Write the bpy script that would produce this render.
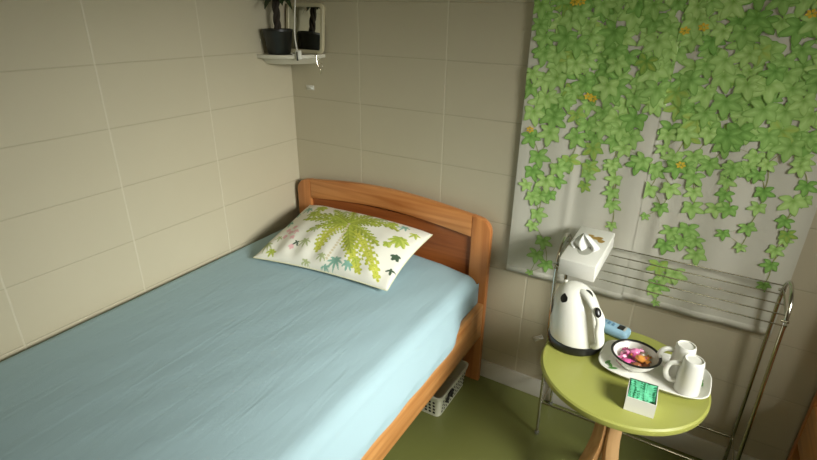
import bpy, bmesh, math, random
from mathutils import Vector, Matrix
from math import sin, cos, pi, radians, sqrt, hypot, exp, atan2

for o in list(bpy.data.objects): bpy.data.objects.remove(o, do_unlink=True)
SC = bpy.context.scene
COL = SC.collection

# ------------------------------------------------------------ camera
cam_d = bpy.data.cameras.new('camera'); cam = bpy.data.objects.new('camera', cam_d); COL.objects.link(cam)
cam_d.sensor_width = 36; cam_d.lens = 501.8 * 36 / 817; cam_d.clip_start = .05
RT = Vector((0.858998, 0.511755, 0.015162)); DN = Vector((0.216637, -0.336481, -0.916433)); FW = Vector((-0.463887, 0.790498, -0.399902))
m = Matrix((RT, -DN, -FW)).transposed().to_4x4()
m.translation = Vector((1.66762, -1.7703, 1.52429))
cam.matrix_world = m
SC.camera = cam

# ------------------------------------------------------------ world and lights
w = bpy.data.worlds.new('world'); SC.world = w; w.use_nodes = True
bg = w.node_tree.nodes['Background']; bg.inputs[0].default_value = (.75, .88, 1, 1); bg.inputs[1].default_value = 1.0

def area(name, loc, aim, sx, sy, power, col, spread=180):
    d = bpy.data.lights.new(name, 'AREA'); d.shape = 'RECTANGLE'; d.size = sx; d.size_y = sy
    d.energy = power; d.color = col; d.spread = radians(spread)
    o = bpy.data.objects.new(name, d); COL.objects.link(o); o.location = loc
    o.rotation_euler = (Vector(aim) - Vector(loc)).to_track_quat('-Z', 'Y').to_euler()
    return o
# daylight through the window in the right wall
area('window_daylight', (3.24, -1.20, 1.62), (0, -.42, .00), .90, .78, 19, (1, 1, .94), 57)
# weak fill added under the ceiling to lift the ambient light, no lamp seen
area('overhead_fill_light', (1.9, -2.3, 2.34), (1.5, -1.6, 0), .5, .5, 8, (1, .93, .66))

vs = SC.view_settings
vs.view_transform = 'Standard'; vs.look = 'None'; vs.gamma = 1; vs.use_curve_mapping = False
vs.exposure = -0.17

# ------------------------------------------------------------ materials
def mat(name, col, rough=.5, metal=0, spec=.5, bump=None, trans=0, coat=0):
    m = bpy.data.materials.new(name); m.use_nodes = True
    b = m.node_tree.nodes['Principled BSDF']
    b.inputs['Base Color'].default_value = (*col, 1); b.inputs['Roughness'].default_value = rough
    b.inputs['Metallic'].default_value = metal; b.inputs['Specular IOR Level'].default_value = spec
    b.inputs['Transmission Weight'].default_value = trans; b.inputs['Coat Weight'].default_value = coat
    if bump:
        nt = m.node_tree; tc = nt.nodes.new('ShaderNodeTexCoord'); n = nt.nodes.new('ShaderNodeTexNoise')
        n.inputs['Scale'].default_value = bump[0]; n.inputs['Detail'].default_value = 4
        bp = nt.nodes.new('ShaderNodeBump'); bp.inputs['Strength'].default_value = bump[1]; bp.inputs['Distance'].default_value = bump[2]
        nt.links.new(tc.outputs['Object'], n.inputs['Vector']); nt.links.new(n.outputs['Fac'], bp.inputs['Height'])
        nt.links.new(bp.outputs['Normal'], b.inputs['Normal'])
    return m

def attr_mat(name, attr, rough=.7, bump=None):
    m = mat(name, (1, 1, 1), rough, bump=bump); nt = m.node_tree
    a = nt.nodes.new('ShaderNodeAttribute'); a.attribute_name = attr
    nt.links.new(a.outputs['Color'], nt.nodes['Principled BSDF'].inputs['Base Color'])
    return m

def wood(name, c1, c2, axis=0, rough=.38, scale=1.0):
    """varnished softwood with the grain running along one object axis"""
    m = mat(name, c1, rough); nt = m.node_tree; L = nt.links; b = nt.nodes['Principled BSDF']
    tc = nt.nodes.new('ShaderNodeTexCoord'); mp = nt.nodes.new('ShaderNodeMapping')
    s = [38 * scale] * 3; s[axis] = 1.6 * scale; mp.inputs['Scale'].default_value = s
    n = nt.nodes.new('ShaderNodeTexNoise'); n.inputs['Scale'].default_value = 1; n.inputs['Detail'].default_value = 3; n.inputs['Distortion'].default_value = .6
    n2 = nt.nodes.new('ShaderNodeTexNoise'); n2.inputs['Scale'].default_value = 4; n2.inputs['Detail'].default_value = 2
    mp2 = nt.nodes.new('ShaderNodeMapping'); s2 = [3.0] * 3; s2[axis] = .7; mp2.inputs['Scale'].default_value = s2
    ad = nt.nodes.new('ShaderNodeMath'); ad.operation = 'MULTIPLY_ADD'; ad.inputs[1].default_value = .5
    cr = nt.nodes.new('ShaderNodeValToRGB')
    cr.color_ramp.elements[0].position = .52; cr.color_ramp.elements[0].color = (*c2, 1)
    cr.color_ramp.elements[1].position = .88; cr.color_ramp.elements[1].color = (*c1, 1)
    L.new(tc.outputs['Object'], mp.inputs['Vector']); L.new(mp.outputs[0], n.inputs['Vector'])
    L.new(tc.outputs['Object'], mp2.inputs['Vector']); L.new(mp2.outputs[0], n2.inputs['Vector'])
    L.new(n2.outputs['Fac'], ad.inputs[0]); L.new(n.outputs['Fac'], ad.inputs[2])
    L.new(ad.outputs[0], cr.inputs[0]); L.new(cr.outputs[0], b.inputs['Base Color'])
    return m

def tiled_wall(name, horiz, h0, hs, z0=.157, zs=.2):
    """wall tiles 40 x 20 cm with filled joints; horiz = axis index along the wall"""
    m = mat(name, (.5, .45, .33), .42); nt = m.node_tree; L = nt.links; b = nt.nodes['Principled BSDF']
    tc = nt.nodes.new('ShaderNodeTexCoord'); sp = nt.nodes.new('ShaderNodeSeparateXYZ'); L.new(tc.outputs['Object'], sp.inputs[0])
    def M(op, a, c=None, d=None):
        n = nt.nodes.new('ShaderNodeMath'); n.operation = op
        for i, v in enumerate((a, c, d)):
            if v is None: continue
            if isinstance(v, (int, float)): n.inputs[i].default_value = v
            else: L.new(v, n.inputs[i])
        return n.outputs[0]
    def joint(out, off, step, wd):
        a = M('DIVIDE', M('SUBTRACT', out, off), step)
        d = M('MULTIPLY', M('ABSOLUTE', M('SUBTRACT', a, M('ROUND', a))), step)
        n = nt.nodes.new('ShaderNodeMapRange'); n.interpolation_type = 'SMOOTHSTEP'; L.new(d, n.inputs[0])
        n.inputs[1].default_value = wd * .35; n.inputs[2].default_value = wd; n.inputs[3].default_value = 1; n.inputs[4].default_value = 0
        return n.outputs[0]
    jv = joint(sp.outputs[horiz], h0, hs, .0042); jh = joint(sp.outputs[2], z0, zs, .0030)
    if horiz == 1: jv = M('MULTIPLY', jv, M('LESS_THAN', sp.outputs[1], -.3))     # the corner tile is a wide cut one
    jj = M('MAXIMUM', jv, jh)
    n1 = nt.nodes.new('ShaderNodeTexNoise'); n1.inputs['Scale'].default_value = 3.0; n1.inputs['Detail'].default_value = 3; L.new(tc.outputs['Object'], n1.inputs['Vector'])
    mx = nt.nodes.new('ShaderNodeMix'); mx.data_type = 'RGBA'; L.new(n1.outputs['Fac'], mx.inputs[0])
    mx.inputs[6].default_value = (*WALL_A, 1); mx.inputs[7].default_value = (*WALL_B, 1)
    m1 = nt.nodes.new('ShaderNodeMix'); m1.data_type = 'RGBA'; L.new(M('MULTIPLY', jh, .42), m1.inputs[0]); L.new(mx.outputs[2], m1.inputs[6]); m1.inputs[7].default_value = (*JOINT_H, 1)
    m2 = nt.nodes.new('ShaderNodeMix'); m2.data_type = 'RGBA'; L.new(M('MULTIPLY', jv, .5 if horiz == 1 else .6), m2.inputs[0]); L.new(m1.outputs[2], m2.inputs[6]); m2.inputs[7].default_value = (*JOINT_V, 1)
    L.new(m2.outputs[2], b.inputs['Base Color'])
    bp = nt.nodes.new('ShaderNodeBump'); bp.inputs['Strength'].default_value = .5; bp.inputs['Distance'].default_value = .0015
    n2 = nt.nodes.new('ShaderNodeTexNoise'); n2.inputs['Scale'].default_value = 60; L.new(tc.outputs['Object'], n2.inputs['Vector'])
    L.new(M('SUBTRACT', M('MULTIPLY', n2.outputs['Fac'], .12), jj), bp.inputs['Height']); L.new(bp.outputs[0], b.inputs['Normal'])
    return m

WALL_A = (.48, .435, .310); WALL_B = (.525, .475, .345); JOINT_H = (.34, .30, .20); JOINT_V = (.64, .60, .47)
M_WALL_BACK = tiled_wall('back wall tiles', 0, .3795, .402)
M_WALL_LEFT = tiled_wall('left wall tiles', 1, -.4646, .402)
M_WALL_PLAIN = mat('plain wall paint', (.55, .47, .33), .6)
M_CEIL = mat('ceiling paint', (.6, .55, .42), .8)
M_FLOOR = mat('olive vinyl floor', (.155, .170, .048), .33, bump=(6, .15, .004))
M_SKIRT = mat('white skirting paint', (.62, .6, .52), .45)
M_PINE = wood('varnished pine along x', (.62, .27, .085), (.42, .135, .030), 0)
M_PINE_D = wood('darker varnished pine along x', (.36, .11, .026), (.22, .058, .012), 0)
M_PINE_Y = wood('varnished pine along y', (.62, .30, .10), (.42, .16, .04), 1)
M_PINE_Z = wood('varnished pine along z', (.58, .24, .075), (.42, .14, .035), 2)
M_BEECH = wood('pale bent wood', (.60, .37, .17), (.44, .23, .085), 2, .35)
M_SHEET = mat('pale blue cotton', (.335, .470, .515), .85, spec=.25, bump=(500, .15, .0008))
_nt = M_SHEET.node_tree; _tc = _nt.nodes.new('ShaderNodeTexCoord'); _mp = _nt.nodes.new('ShaderNodeMapping'); _mp.inputs['Rotation'].default_value = (0, 0, radians(-24)); _mp.inputs['Scale'].default_value = (26, 3.2, 3)
_n = _nt.nodes.new('ShaderNodeTexNoise'); _n.inputs['Scale'].default_value = 1; _n.inputs['Detail'].default_value = 3; _n.inputs['Distortion'].default_value = .8
_b = _nt.nodes.new('ShaderNodeBump'); _b.inputs['Strength'].default_value = .3; _b.inputs['Distance'].default_value = .006
_nt.links.new(_tc.outputs['Object'], _mp.inputs['Vector']); _nt.links.new(_mp.outputs[0], _n.inputs['Vector']); _nt.links.new(_n.outputs['Fac'], _b.inputs['Height'])
_ob = [n for n in _nt.nodes if n.type == 'BUMP' and n != _b][0]; _nt.links.new(_ob.outputs[0], _b.inputs['Normal']); _nt.links.new(_b.outputs[0], _nt.nodes['Principled BSDF'].inputs['Normal'])
M_CHROME = mat('chrome tube', (.58, .56, .50), .18, 1)
M_GREEN_TOP = mat('lime green lacquer', (.34, .352, .082), .38, bump=(40, .06, .001))
M_WHITE = mat('glossy white plastic', (.80, .79, .72), .22)
M_WHITE_MATT = mat('matt white plastic', (.72, .71, .64), .5)
M_BLACK = mat('black plastic', (.012, .012, .011), .3)
M_CERAMIC = mat('white glazed ceramic', (.80, .79, .73), .15)
M_BASKET = mat('cream white plastic', (.66, .66, .52), .45)
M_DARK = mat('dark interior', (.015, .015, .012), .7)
M_CREAM = mat('cream plastic', (.55, .50, .33), .4)
M_BOX = mat('white card', (.74, .73, .67), .55)
M_TISSUE = mat('soft tissue paper', (.80, .81, .78), .9)
M_CLEAR = mat('clear plastic', (.85, .9, .85), .12, trans=.85)
M_SHELF = mat('white lacquered wood', (.60, .57, .46), .4)

# ------------------------------------------------------------ helpers
def tag(o, label=None, cat=None, group=None, kind=None):
    if label: o['label'] = label
    if cat: o['category'] = cat
    if group: o['group'] = group
    if kind: o['kind'] = kind
    return o

def empty(name, loc=(0, 0, 0), rz=0, **k):
    o = bpy.data.objects.new(name, None); COL.objects.link(o); o.location = loc; o.rotation_euler = (0, 0, rz); o.empty_display_size = .05
    return tag(o, **k)

def link(name, me, mats, parent=None, smooth=True, **k):
    for m in (mats if isinstance(mats, (list, tuple)) else [mats]): me.materials.append(m)
    if smooth:
        for p in me.polygons: p.use_smooth = True
    o = bpy.data.objects.new(name, me); COL.objects.link(o)
    if parent: o.parent = parent
    return tag(o, **k)

def pyd(name, v, f, mats, parent=None, smooth=True, **k):
    me = bpy.data.meshes.new(name); me.from_pydata([tuple(a) for a in v], [], f); me.update()
    return link(name, me, mats, parent, smooth, **k)

def bmo(name, bm, mats, parent=None, smooth=True, angle=None, **k):
    bmesh.ops.recalc_face_normals(bm, faces=bm.faces[:])
    me = bpy.data.meshes.new(name); bm.to_mesh(me); bm.free()
    o = link(name, me, mats, parent, smooth, **k)
    if smooth and angle is not None:
        me.set_sharp_from_angle(angle=radians(angle))
    return o

def b_box(bm, lo, hi, bev=0, seg=2):
    r = bmesh.ops.create_cube(bm, size=1)['verts']
    for v in r:
        v.co = Vector([lo[i] + (v.co[i] + .5) * (hi[i] - lo[i]) for i in range(3)])
    if bev:
        es = list({e for v in r for e in v.link_edges})
        bmesh.ops.bevel(bm, geom=es, offset=bev, segments=seg, affect='EDGES', profile=.5)
    return r

def box(name, lo, hi, mats, parent=None, bev=0, **k):
    bm = bmesh.new(); b_box(bm, lo, hi, bev); return bmo(name, bm, mats, parent, bool(bev), 40, **k)

def smooth_path(P, n=6):
    P = [Vector(p) for p in P]; out = []
    for i in range(len(P) - 1):
        p0 = P[max(i - 1, 0)]; p1 = P[i]; p2 = P[i + 1]; p3 = P[min(i + 2, len(P) - 1)]
        for k in range(n):
            t = k / n
            out.append(.5 * ((2 * p1) + (p2 - p0) * t + (2 * p0 - 5 * p1 + 4 * p2 - p3) * t * t + (3 * p1 - p0 - 3 * p2 + p3) * t ** 3))
    out.append(P[-1]); return out

def b_tube(bm, P, rad, seg=10, squash=None, up=None):
    """sweep a round (or squash=(a,b) elliptic) section along a path"""
    P = [Vector(p) for p in P]; N = len(P)
    T = [(P[min(i + 1, N - 1)] - P[max(i - 1, 0)]).normalized() for i in range(N)]
    ref = Vector(up) if up else (Vector((0, 0, 1)) if abs(T[0].z) < .9 else Vector((1, 0, 0)))
    nx = (ref - T[0] * ref.dot(T[0])).normalized(); rings = []
    for i in range(N):
        nx = (nx - T[i] * nx.dot(T[i])).normalized(); ny = T[i].cross(nx)
        r = rad[i] if isinstance(rad, (list, tuple)) else rad
        a, b = squash if squash else (1, 1)
        rings.append([bm.verts.new(P[i] + nx * r * a * cos(2 * pi * k / seg) + ny * r * b * sin(2 * pi * k / seg)) for k in range(seg)])
    for i in range(N - 1):
        for k in range(seg):
            bm.faces.new((rings[i][k], rings[i][(k + 1) % seg], rings[i + 1][(k + 1) % seg], rings[i + 1][k]))
    bm.faces.new(rings[0]); bm.faces.new(rings[-1][::-1])

def tube(name, P, rad, mats, parent=None, seg=10, sm=0, **k):
    bm = bmesh.new(); up = k.pop('up', None); sq = k.pop('squash', None)
    b_tube(bm, smooth_path(P, sm) if sm else P, rad, seg, sq, up); return bmo(name, bm, mats, parent, True, 50, **k)

def b_lathe(bm, prof, seg=40, sx=1, sy=1, c=(0, 0)):
    rings = []
    for r, z in prof:
        if r < 1e-5: rings.append([bm.verts.new((c[0], c[1], z))])
        else: rings.append([bm.verts.new((c[0] + r * sx * cos(2 * pi * k / seg), c[1] + r * sy * sin(2 * pi * k / seg), z)) for k in range(seg)])
    for a, b in zip(rings, rings[1:]):
        for k in range(seg):
            k2 = (k + 1) % seg
            if len(a) == 1 and len(b) == 1: continue
            if len(a) == 1: bm.faces.new((a[0], b[k2], b[k]))
            elif len(b) == 1: bm.faces.new((a[k], a[k2], b[0]))
            else: bm.faces.new((a[k], a[k2], b[k2], b[k]))

def lathe(name, prof, mats, parent=None, seg=40, sx=1, sy=1, c=(0, 0), ang=40, **k):
    bm = bmesh.new(); b_lathe(bm, prof, seg, sx, sy, c); return bmo(name, bm, mats, parent, True, ang, **k)

def prism_y(name, poly, y0, y1, mats, parent=None, bev=.004, **k):
    """polygon in x,z extruded along y"""
    bm = bmesh.new(); f0 = bm.faces.new([bm.verts.new((x, y0, z)) for x, z in poly])
    r = bmesh.ops.extrude_face_region(bm, geom=[f0]); vs_ = [g for g in r['geom'] if isinstance(g, bmesh.types.BMVert)]
    bmesh.ops.translate(bm, verts=vs_, vec=(0, y1 - y0, 0))
    if bev:
        es = [e for e in bm.edges if abs(e.verts[0].co.y - e.verts[1].co.y) < 1e-6]
        bmesh.ops.bevel(bm, geom=es, offset=bev, segments=2, affect='EDGES', profile=.5)
    return bmo(name, bm, mats, parent, True, 40, **k)

def col_attr(me, name, cols):
    a = me.color_attributes.new(name, 'FLOAT_COLOR', 'POINT')
    flat = []
    for c in cols: flat += [c[0], c[1], c[2], 1]
    a.data.foreach_set('color', flat)

# ------------------------------------------------------------ the room
XR, YB, ZC = 3.3, -4.0, 2.4
def struct(name, lo, hi, m, bev=0): return box(name, lo, hi, m, None, bev, kind='structure')
struct('floor', (-.1, YB - .1, -.1), (XR + .1, .1, 0), M_FLOOR)
struct('ceiling', (-.1, YB - .1, ZC), (XR + .1, .1, ZC + .1), M_CEIL)
struct('wall_left', (-.1, YB, 0), (0, .1, ZC), M_WALL_LEFT)
struct('wall_back', (0, 0, 0), (XR, .1, ZC), M_WALL_BACK)
struct('wall_rear', (-.1, YB - .1, 0), (XR + .1, YB, ZC), M_WALL_PLAIN)
WY0, WY1, WZ0, WZ1 = -1.70, -.70, 1.15, 2.08     # window opening in the right wall
bm = bmesh.new()
b_box(bm, (XR, YB, 0), (XR + .1, WY0, ZC)); b_box(bm, (XR, WY1, 0), (XR + .1, .1, ZC))
b_box(bm, (XR, WY0, 0), (XR + .1, WY1, WZ0)); b_box(bm, (XR, WY0, WZ1), (XR + .1, WY1, ZC))
bmo('wall_right', bm, M_WALL_PLAIN, None, False, kind='structure')
wn = empty('window_1', (XR + .05, (WY0 + WY1) / 2, WZ0), kind='structure')
hw, hh = (WY1 - WY0) / 2, WZ1 - WZ0
bm = bmesh.new()
b_box(bm, (-.02, -hw, 0), (.02, -hw + .05, hh)); b_box(bm, (-.02, hw - .05, 0), (.02, hw, hh)); b_box(bm, (-.02, -hw + .05, 0), (.02, hw - .05, .05))
b_box(bm, (-.02, -hw + .05, hh - .05), (.02, hw - .05, hh)); b_box(bm, (-.02, -.02, .05), (.02, .02, hh - .05))
bmo('window_frame', bm, M_SKIRT, wn, False)
box('pane', (-.003, -hw + .05, .05), (.003, hw - .05, hh - .05), M_CLEAR, wn)
def skirting(name, lo, hi):
    bm = bmesh.new(); b_box(bm, lo, hi, .004); bmo(name, bm, M_SKIRT, None, True, 40, kind='structure')
skirting('baseboard_back', (.012, -.012, 0), (XR - .012, 0, .088))
skirting('baseboard_left', (0, YB + .012, 0), (.012, 0, .088))

# ------------------------------------------------------------ bed frame
def bed_frame(x0, label):
    """single bed: x0 = left outer side, head end on the back wall"""
    t = empty('bed_frame', (x0, -.03, 0), label=label, cat='bed')
    W, PW = 1.003, .082
    yb, yf = .008, -.022
    def post_poly(side):
        P = [(0, 0), (PW, 0), (PW, .787)] + [(PW - .01 - .055 * sin(a) , .72 + .066 * cos(a) ) for a in [i * pi / 2 / 8 for i in range(9)]] + [(0.004, .69)]
        P = [(0, 0), (PW, 0), (PW, .786)]
        for i in range(9):
            a = i * pi / 2 / 8; P.append((.062 - .062 * sin(a), .722 + .060 * cos(a)))
        if side: P = [(W - x, z) for x, z in P][::-1]
        return P
    prism_y('post', post_poly(0), yf, yb, M_PINE_Z, t, .005)
    prism_y('post', post_poly(1), yf, yb, M_PINE_Z, t, .005)
    n = 24; x1, x2 = PW, W - PW
    top = [(x2 + (x1 - x2) * i / n, .785 + .034 * sin(pi * i / n)) for i in range(n + 1)]
    bot = [(x1 + (x2 - x1) * i / n, .692 + .034 * sin(pi * i / n)) for i in range(n + 1)]
    prism_y('top_rail', bot + top, yf, yb - .002, M_PINE, t, .005)
    box('panel', (x1, -.006, .36), (x2, .004, .715), M_PINE_D, t)
    box('cross_rail', (x1, yf + .006, .24), (x2, yb - .006, .36), M_PINE, t, .003)
    yfoot = -2.0
    for s in (0, 1):
        xa = 0 if s == 0 else W - .030
        bm = bmesh.new(); b_box(bm, (xa, yfoot, .244), (xa + .028, -.023, .405), .004); bmo('side_rail', bm, M_PINE_Y, t, True, 40)
    for s in (0, 1):
        xa = 0 if s == 0 else W - .07
        box('foot_post', (xa, yfoot - .035, 0), (xa + .07, yfoot, .48), M_PINE_Z, t, .006)
    box('footboard', (.07, yfoot - .03, .24), (W - .07, yfoot - .005, .46), M_PINE, t, .004)
    bm = bmesh.new(); b_box(bm, (.028, -1.99, .285), (W - .031, -.03, .30)); bmo('slat_base', bm, M_PINE, t, False)
    for z in (.185, .215, .245):      # bolt holes on the face of the right post
        b2 = bmesh.new(); b_lathe(b2, [(0, 0), (.004, 0), (.004, .001), (0, .001)], 10)
        bmesh.ops.rotate(b2, verts=b2.verts[:], cent=(0, 0, 0), matrix=Matrix.Rotation(pi / 2, 3, 'X'))
        bmesh.ops.translate(b2, verts=b2.verts[:], vec=(W - .038, yf - .0002, z)); bmo('bolt_hole', b2, M_DARK, t, False)
    return t
bed_frame(.030, 'varnished orange pine single bed frame in the left corner, under the blue sheet')
bed_frame(2.150, 'second pine bed frame at the right edge, only its reddish corner post showing')

# ------------------------------------------------------------ mattress with fitted sheet
random.seed(3)
def vnoise(seed):
    r = random.Random(seed); W = [(r.uniform(-1, 1), r.uniform(-1, 1), r.uniform(0, 6.28)) for _ in range(6)]
    def f(x, y, fx, fy): return sum(sin(a * fx * x + b * fy * y + p) for a, b, p in W) / 6
    return f
N1, N2 = vnoise(1), vnoise(7)
def make_mattress(x_left, name, label, yend=-1.985):
    sec = []   # section points (x, z, side weight) from left bottom, over the top, to right bottom
    for x, z in ((.034, .31), (.034, .409), (-.020, .425), (-.028, .48), (-.028, .52)): sec.append((x, z, 0))
    for i in range(1, 6):
        a = i * pi / 2 / 6; sec.append((-.028 + .04 * (1 - cos(a)), .52 + .04 * sin(a), 0))
    for i in range(0, 61):
        xq = .012 + (.915 - .012) * i / 60; sec.append((xq, .56 - .020 * max(0, (xq - .62) / .295) ** 2.2, 0))
    for i in range(1, 9):
        a = i * pi / 2 / 8; sec.append((.915 + .045 * sin(a), .488 + .052 * cos(a), 1))
    for i in range(1, 15): sec.append((.960, .488 - i * .0083, 1 + i / 14))
    ys = [-.052 - .0 + 0 * i for i in range(1)]
    ny = 150; V = []; F = []
    for j in range(ny + 1):
        y = -.054 + (yend + .054) * (j / ny) ** 1.0
        d = -.054 - y; e = y - yend
        q = min(d, e)
        for (x, z, s) in sec:
            zz = z; xx = x; 
            if z > .50:                       # rounded head and foot ends, soft crown
                rr = .05
                if q < rr: zz -= (rr - sqrt(max(rr * rr - (rr - q) ** 2, 0))) * .9
                if s <= 1: zz += .006 * sin(pi * min(max(x, 0), .96) / .96)
            # wrinkles running towards the near right
            u1 = (x * .55 + y * .85)
            wr = .0018 * N1(x, y, 7, 5) + .0016 * max(0, N1(x * 1.2, y, 3, 2)) * sin(42 * (x * .9 - y * .45) + 4 * N2(x, y, 7, 6))
            if z > .5: zz += wr
            if s > 0:
                k = min(1, max(0, (d - .10) / .20))      # corner by the post is pulled tight
                fl = .008 + .004 * k + .031 * k * min(1, max(0, s - 1) / .7)
                if s >= 1: xx += (fl if s > 1 else (.008 + .004 * k) * (x - .915) / .045)
                if s > 1:
                    xx += .0012 * sin(34 * y + 9 * (s - 1)) * (s - 1) * k + .0010 * N1(0, y, 1, 40) * (s - 1)
                    zz += -.004 * N2(0, y, 1, 18) * (s - 1)
                    # the near-corner pleat
                    xx += -.012 * exp(-((d - .16) / .05) ** 2) * (s - 1)
            V.append((x_left + xx, y, zz))
    n = len(sec)
    for j in range(ny):
        for i in range(n - 1):
            a = j * n + i; F.append((a, a + 1, a + n + 1, a + n))
    F.append(tuple(range(n))[::-1]); F.append(tuple(range(ny * n, ny * n + n)))
    t = empty(name, (0, 0, 0), label=label, cat='mattress')
    me = bpy.data.meshes.new('fitted_sheet'); me.from_pydata(V, [], F); me.update()
    link('fitted_sheet', me, M_SHEET, t)
    me.polygons[len(F) - 1].use_smooth = False; me.polygons[len(F) - 2].use_smooth = False
    bm = bmesh.new(); b_box(bm, (x_left + .045, yend + .02, .3005), (x_left + .925, -.07, .54), .02); bmo('mattress_core', bm, M_WHITE_MATT, t, True, 40)
    return t
make_mattress(.035, 'mattress', 'mattress under a smooth pale blue fitted sheet, carrying the palm-print pillow')

# ------------------------------------------------------------ pillow with palm print
def make_pillow():
    C00, C10, C01, C11 = [Vector(c) for c in ((.178, -.495, .580), (.795, -.432, .584), (.116, -.066, .662), (.784, -.066, .668))]
    nu, nv = 300, 220
    fr = [(.449, .174, .416, .584, 1), (.153, .617, .326, .708, 0), (.189, .70, .31, .83, 0), (.309, .93, .387, .869, 0), (.444, 1.0, .504, .885, 0), (.61, .99, .561, .955, 0),
          (.866, .812, .655, .959, 0), (.741, .793, .619, .815, 0), (.939, .04, .742, .501, 1), (.806, .06, .634, .36, 1), (.837, .467, .675, .676, 0), (.28, .42, .40, .66, 0), (.70, .25, .60, .50, 0), (.37, .80, .45, .78, 0), (.70, .95, .62, .90, 0)]
    c0 = (.539, .69)
    asp = .66
    F_ = []
    for x, y, cx, cy, big in fr:
        pts = [((1 - t) ** 2 * c0[0] + 2 * t * (1 - t) * cx + t * t * x, ((1 - t) ** 2 * c0[1] + 2 * t * (1 - t) * cy + t * t * y) * asp) for t in [i / 26 for i in range(27)]]
        F_.append((pts, .066 if big else .044, 3, big))
    def spray(x, y, r, n, kind, a0=0, wd=.016):
        for k in range(n):
            a = a0 + 2 * pi * k / n; e = (x + r * cos(a), y * asp + r * sin(a) - r * .25)
            pts = [(x + (e[0] - x) * t, y * asp + (e[1] - y * asp) * t - .3 * r * t * t) for t in [i / 10 for i in range(11)]]
            F_.append((pts, wd, kind, 0))
    spray(.199, .93, .055, 7, 0, .3); spray(.20, .79, .06, 7, 0, 0); spray(.911, .69, .065, 8, 0, .2); spray(.87, .56, .03, 5, 0, .5)
    spray(.05, .56, .05, 6, 1, .2, .010); spray(.035, .73, .035, 5, 1, .5, .009); spray(.092, .86, .05, 6, 1, .1, .008); spray(.606, .155, .06, 8, 1, 0, .009); spray(.70, .14, .04, 6, 1, .4, .009)
    for x, y in ((.158, .40), (.156, .49), (.121, .43), (.211, .32), (.25, .20), (.14, .33)): spray(x, y, .020, 5, 2, x * 9, .010)
    spray(.27, .267, .028, 4, 4, .78, .007); spray(.954, .446, .032, 5, 4, .5, .012); spray(.97, .25, .03, 4, 4, .2, .008)
    spray(.045, .18, .06, 9, 5, 0, .007); spray(.12, .11, .04, 6, 0, .3, .009); spray(.69, .97, .05, 6, 5, 0, .008); spray(.95, .86, .035, 5, 0, .4, .008); spray(.40, .06, .04, 6, 5, .4, .006)
    spray(.33, .30, .05, 7, 5, .3, .007); spray(.42, .93, .045, 6, 5, 0, .008); spray(.78, .93, .05, 7, 0, .1, .010); spray(.50, .16, .04, 6, 5, .6, .007)
    spray(.86, .93, .04, 6, 1, .3, .007); spray(.74, .22, .035, 5, 0, .3, .008); spray(.33, .50, .035, 6, 5, .1, .006); spray(.55, .05, .035, 5, 1, .6, .007); spray(.20, .42, .03, 5, 2, 0, .007); spray(.10, .30, .03, 5, 5, 0, .006)
    # stem of the palm
    F_.append(([(c0[0] + .02 * sin(t * 3), (c0[1] - .55 * t) * asp) for t in [i / 14 for i in range(15)]], .010, 6, 0))
    base = (.78, .775, .68)
    def print_col(u, v):
        y = v * asp; col = base
        for pts, wd, kind, big in F_:
            x0, y0 = pts[0]; xe, ye = pts[-1]
            R = hypot(xe - x0, ye - y0) * 1.1 + wd + .03
            if abs(u - (x0 + xe) / 2) > R or abs(y - (y0 + ye) / 2) > R: continue
            bd, bi, bs = 9, 0, 1
            for i in range(0, len(pts)):
                d = (u - pts[i][0]) ** 2 + (y - pts[i][1]) ** 2
                if d < bd: bd, bi = d, i
            t = bi / (len(pts) - 1); d = sqrt(bd)
            j = min(bi + 1, len(pts) - 1); i0 = max(bi - 1, 0)
            tx, ty = pts[j][0] - pts[i0][0], pts[j][1] - pts[i0][1]; L = hypot(tx, ty) + 1e-9
            side = (tx * (y - pts[bi][1]) - ty * (u - pts[bi][0])) / L
            along = (tx * (u - pts[bi][0]) + ty * (y - pts[bi][1])) / L
            prof = (sin(pi * min(1, .12 + t * .88)) ** .55) if kind != 6 else 1
            if kind == 3:
                ph = (t * (30 if big else 22)) - abs(side) * (52 if big else 70)
                serr = .74 + .26 * sin(ph * 2.2)
            else: ph = t * 20; serr = 1
            if d < wd * prof * serr:
                s = .5 + .5 * sin(ph * 2.2)
                if kind == 3 and d > .0035 and s < (d / wd) * .62 - .12: continue      # gaps between the leaflets
                if kind == 3:
                    a, b = ((.62, .63, .10), (.36, .42, .03)) if big else ((.52, .58, .08), (.24, .33, .025))
                    k = .15 + .85 * s * min(1, .25 + d / wd); col = tuple(a[q] * (1 - k) + b[q] * k for q in range(3))
                    if d < .0035: col = (.22, .27, .03)
                    if side < 0 and not big: col = tuple(c * .8 for c in col)
                elif kind == 0: col = (.33, .42, .05) if side < 0 else (.48, .55, .10)
                elif kind == 1: col = (.22, .42, .33)
                elif kind == 2: col = (.74, .45, .46)
                elif kind == 4: col = (.045, .085, .045)
                elif kind == 5: col = (.40, .46, .22)
                elif kind == 6: col = (.62, .56, .38)
        return col
    TN = vnoise(11)
    V = []; C = []; F = []
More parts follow.
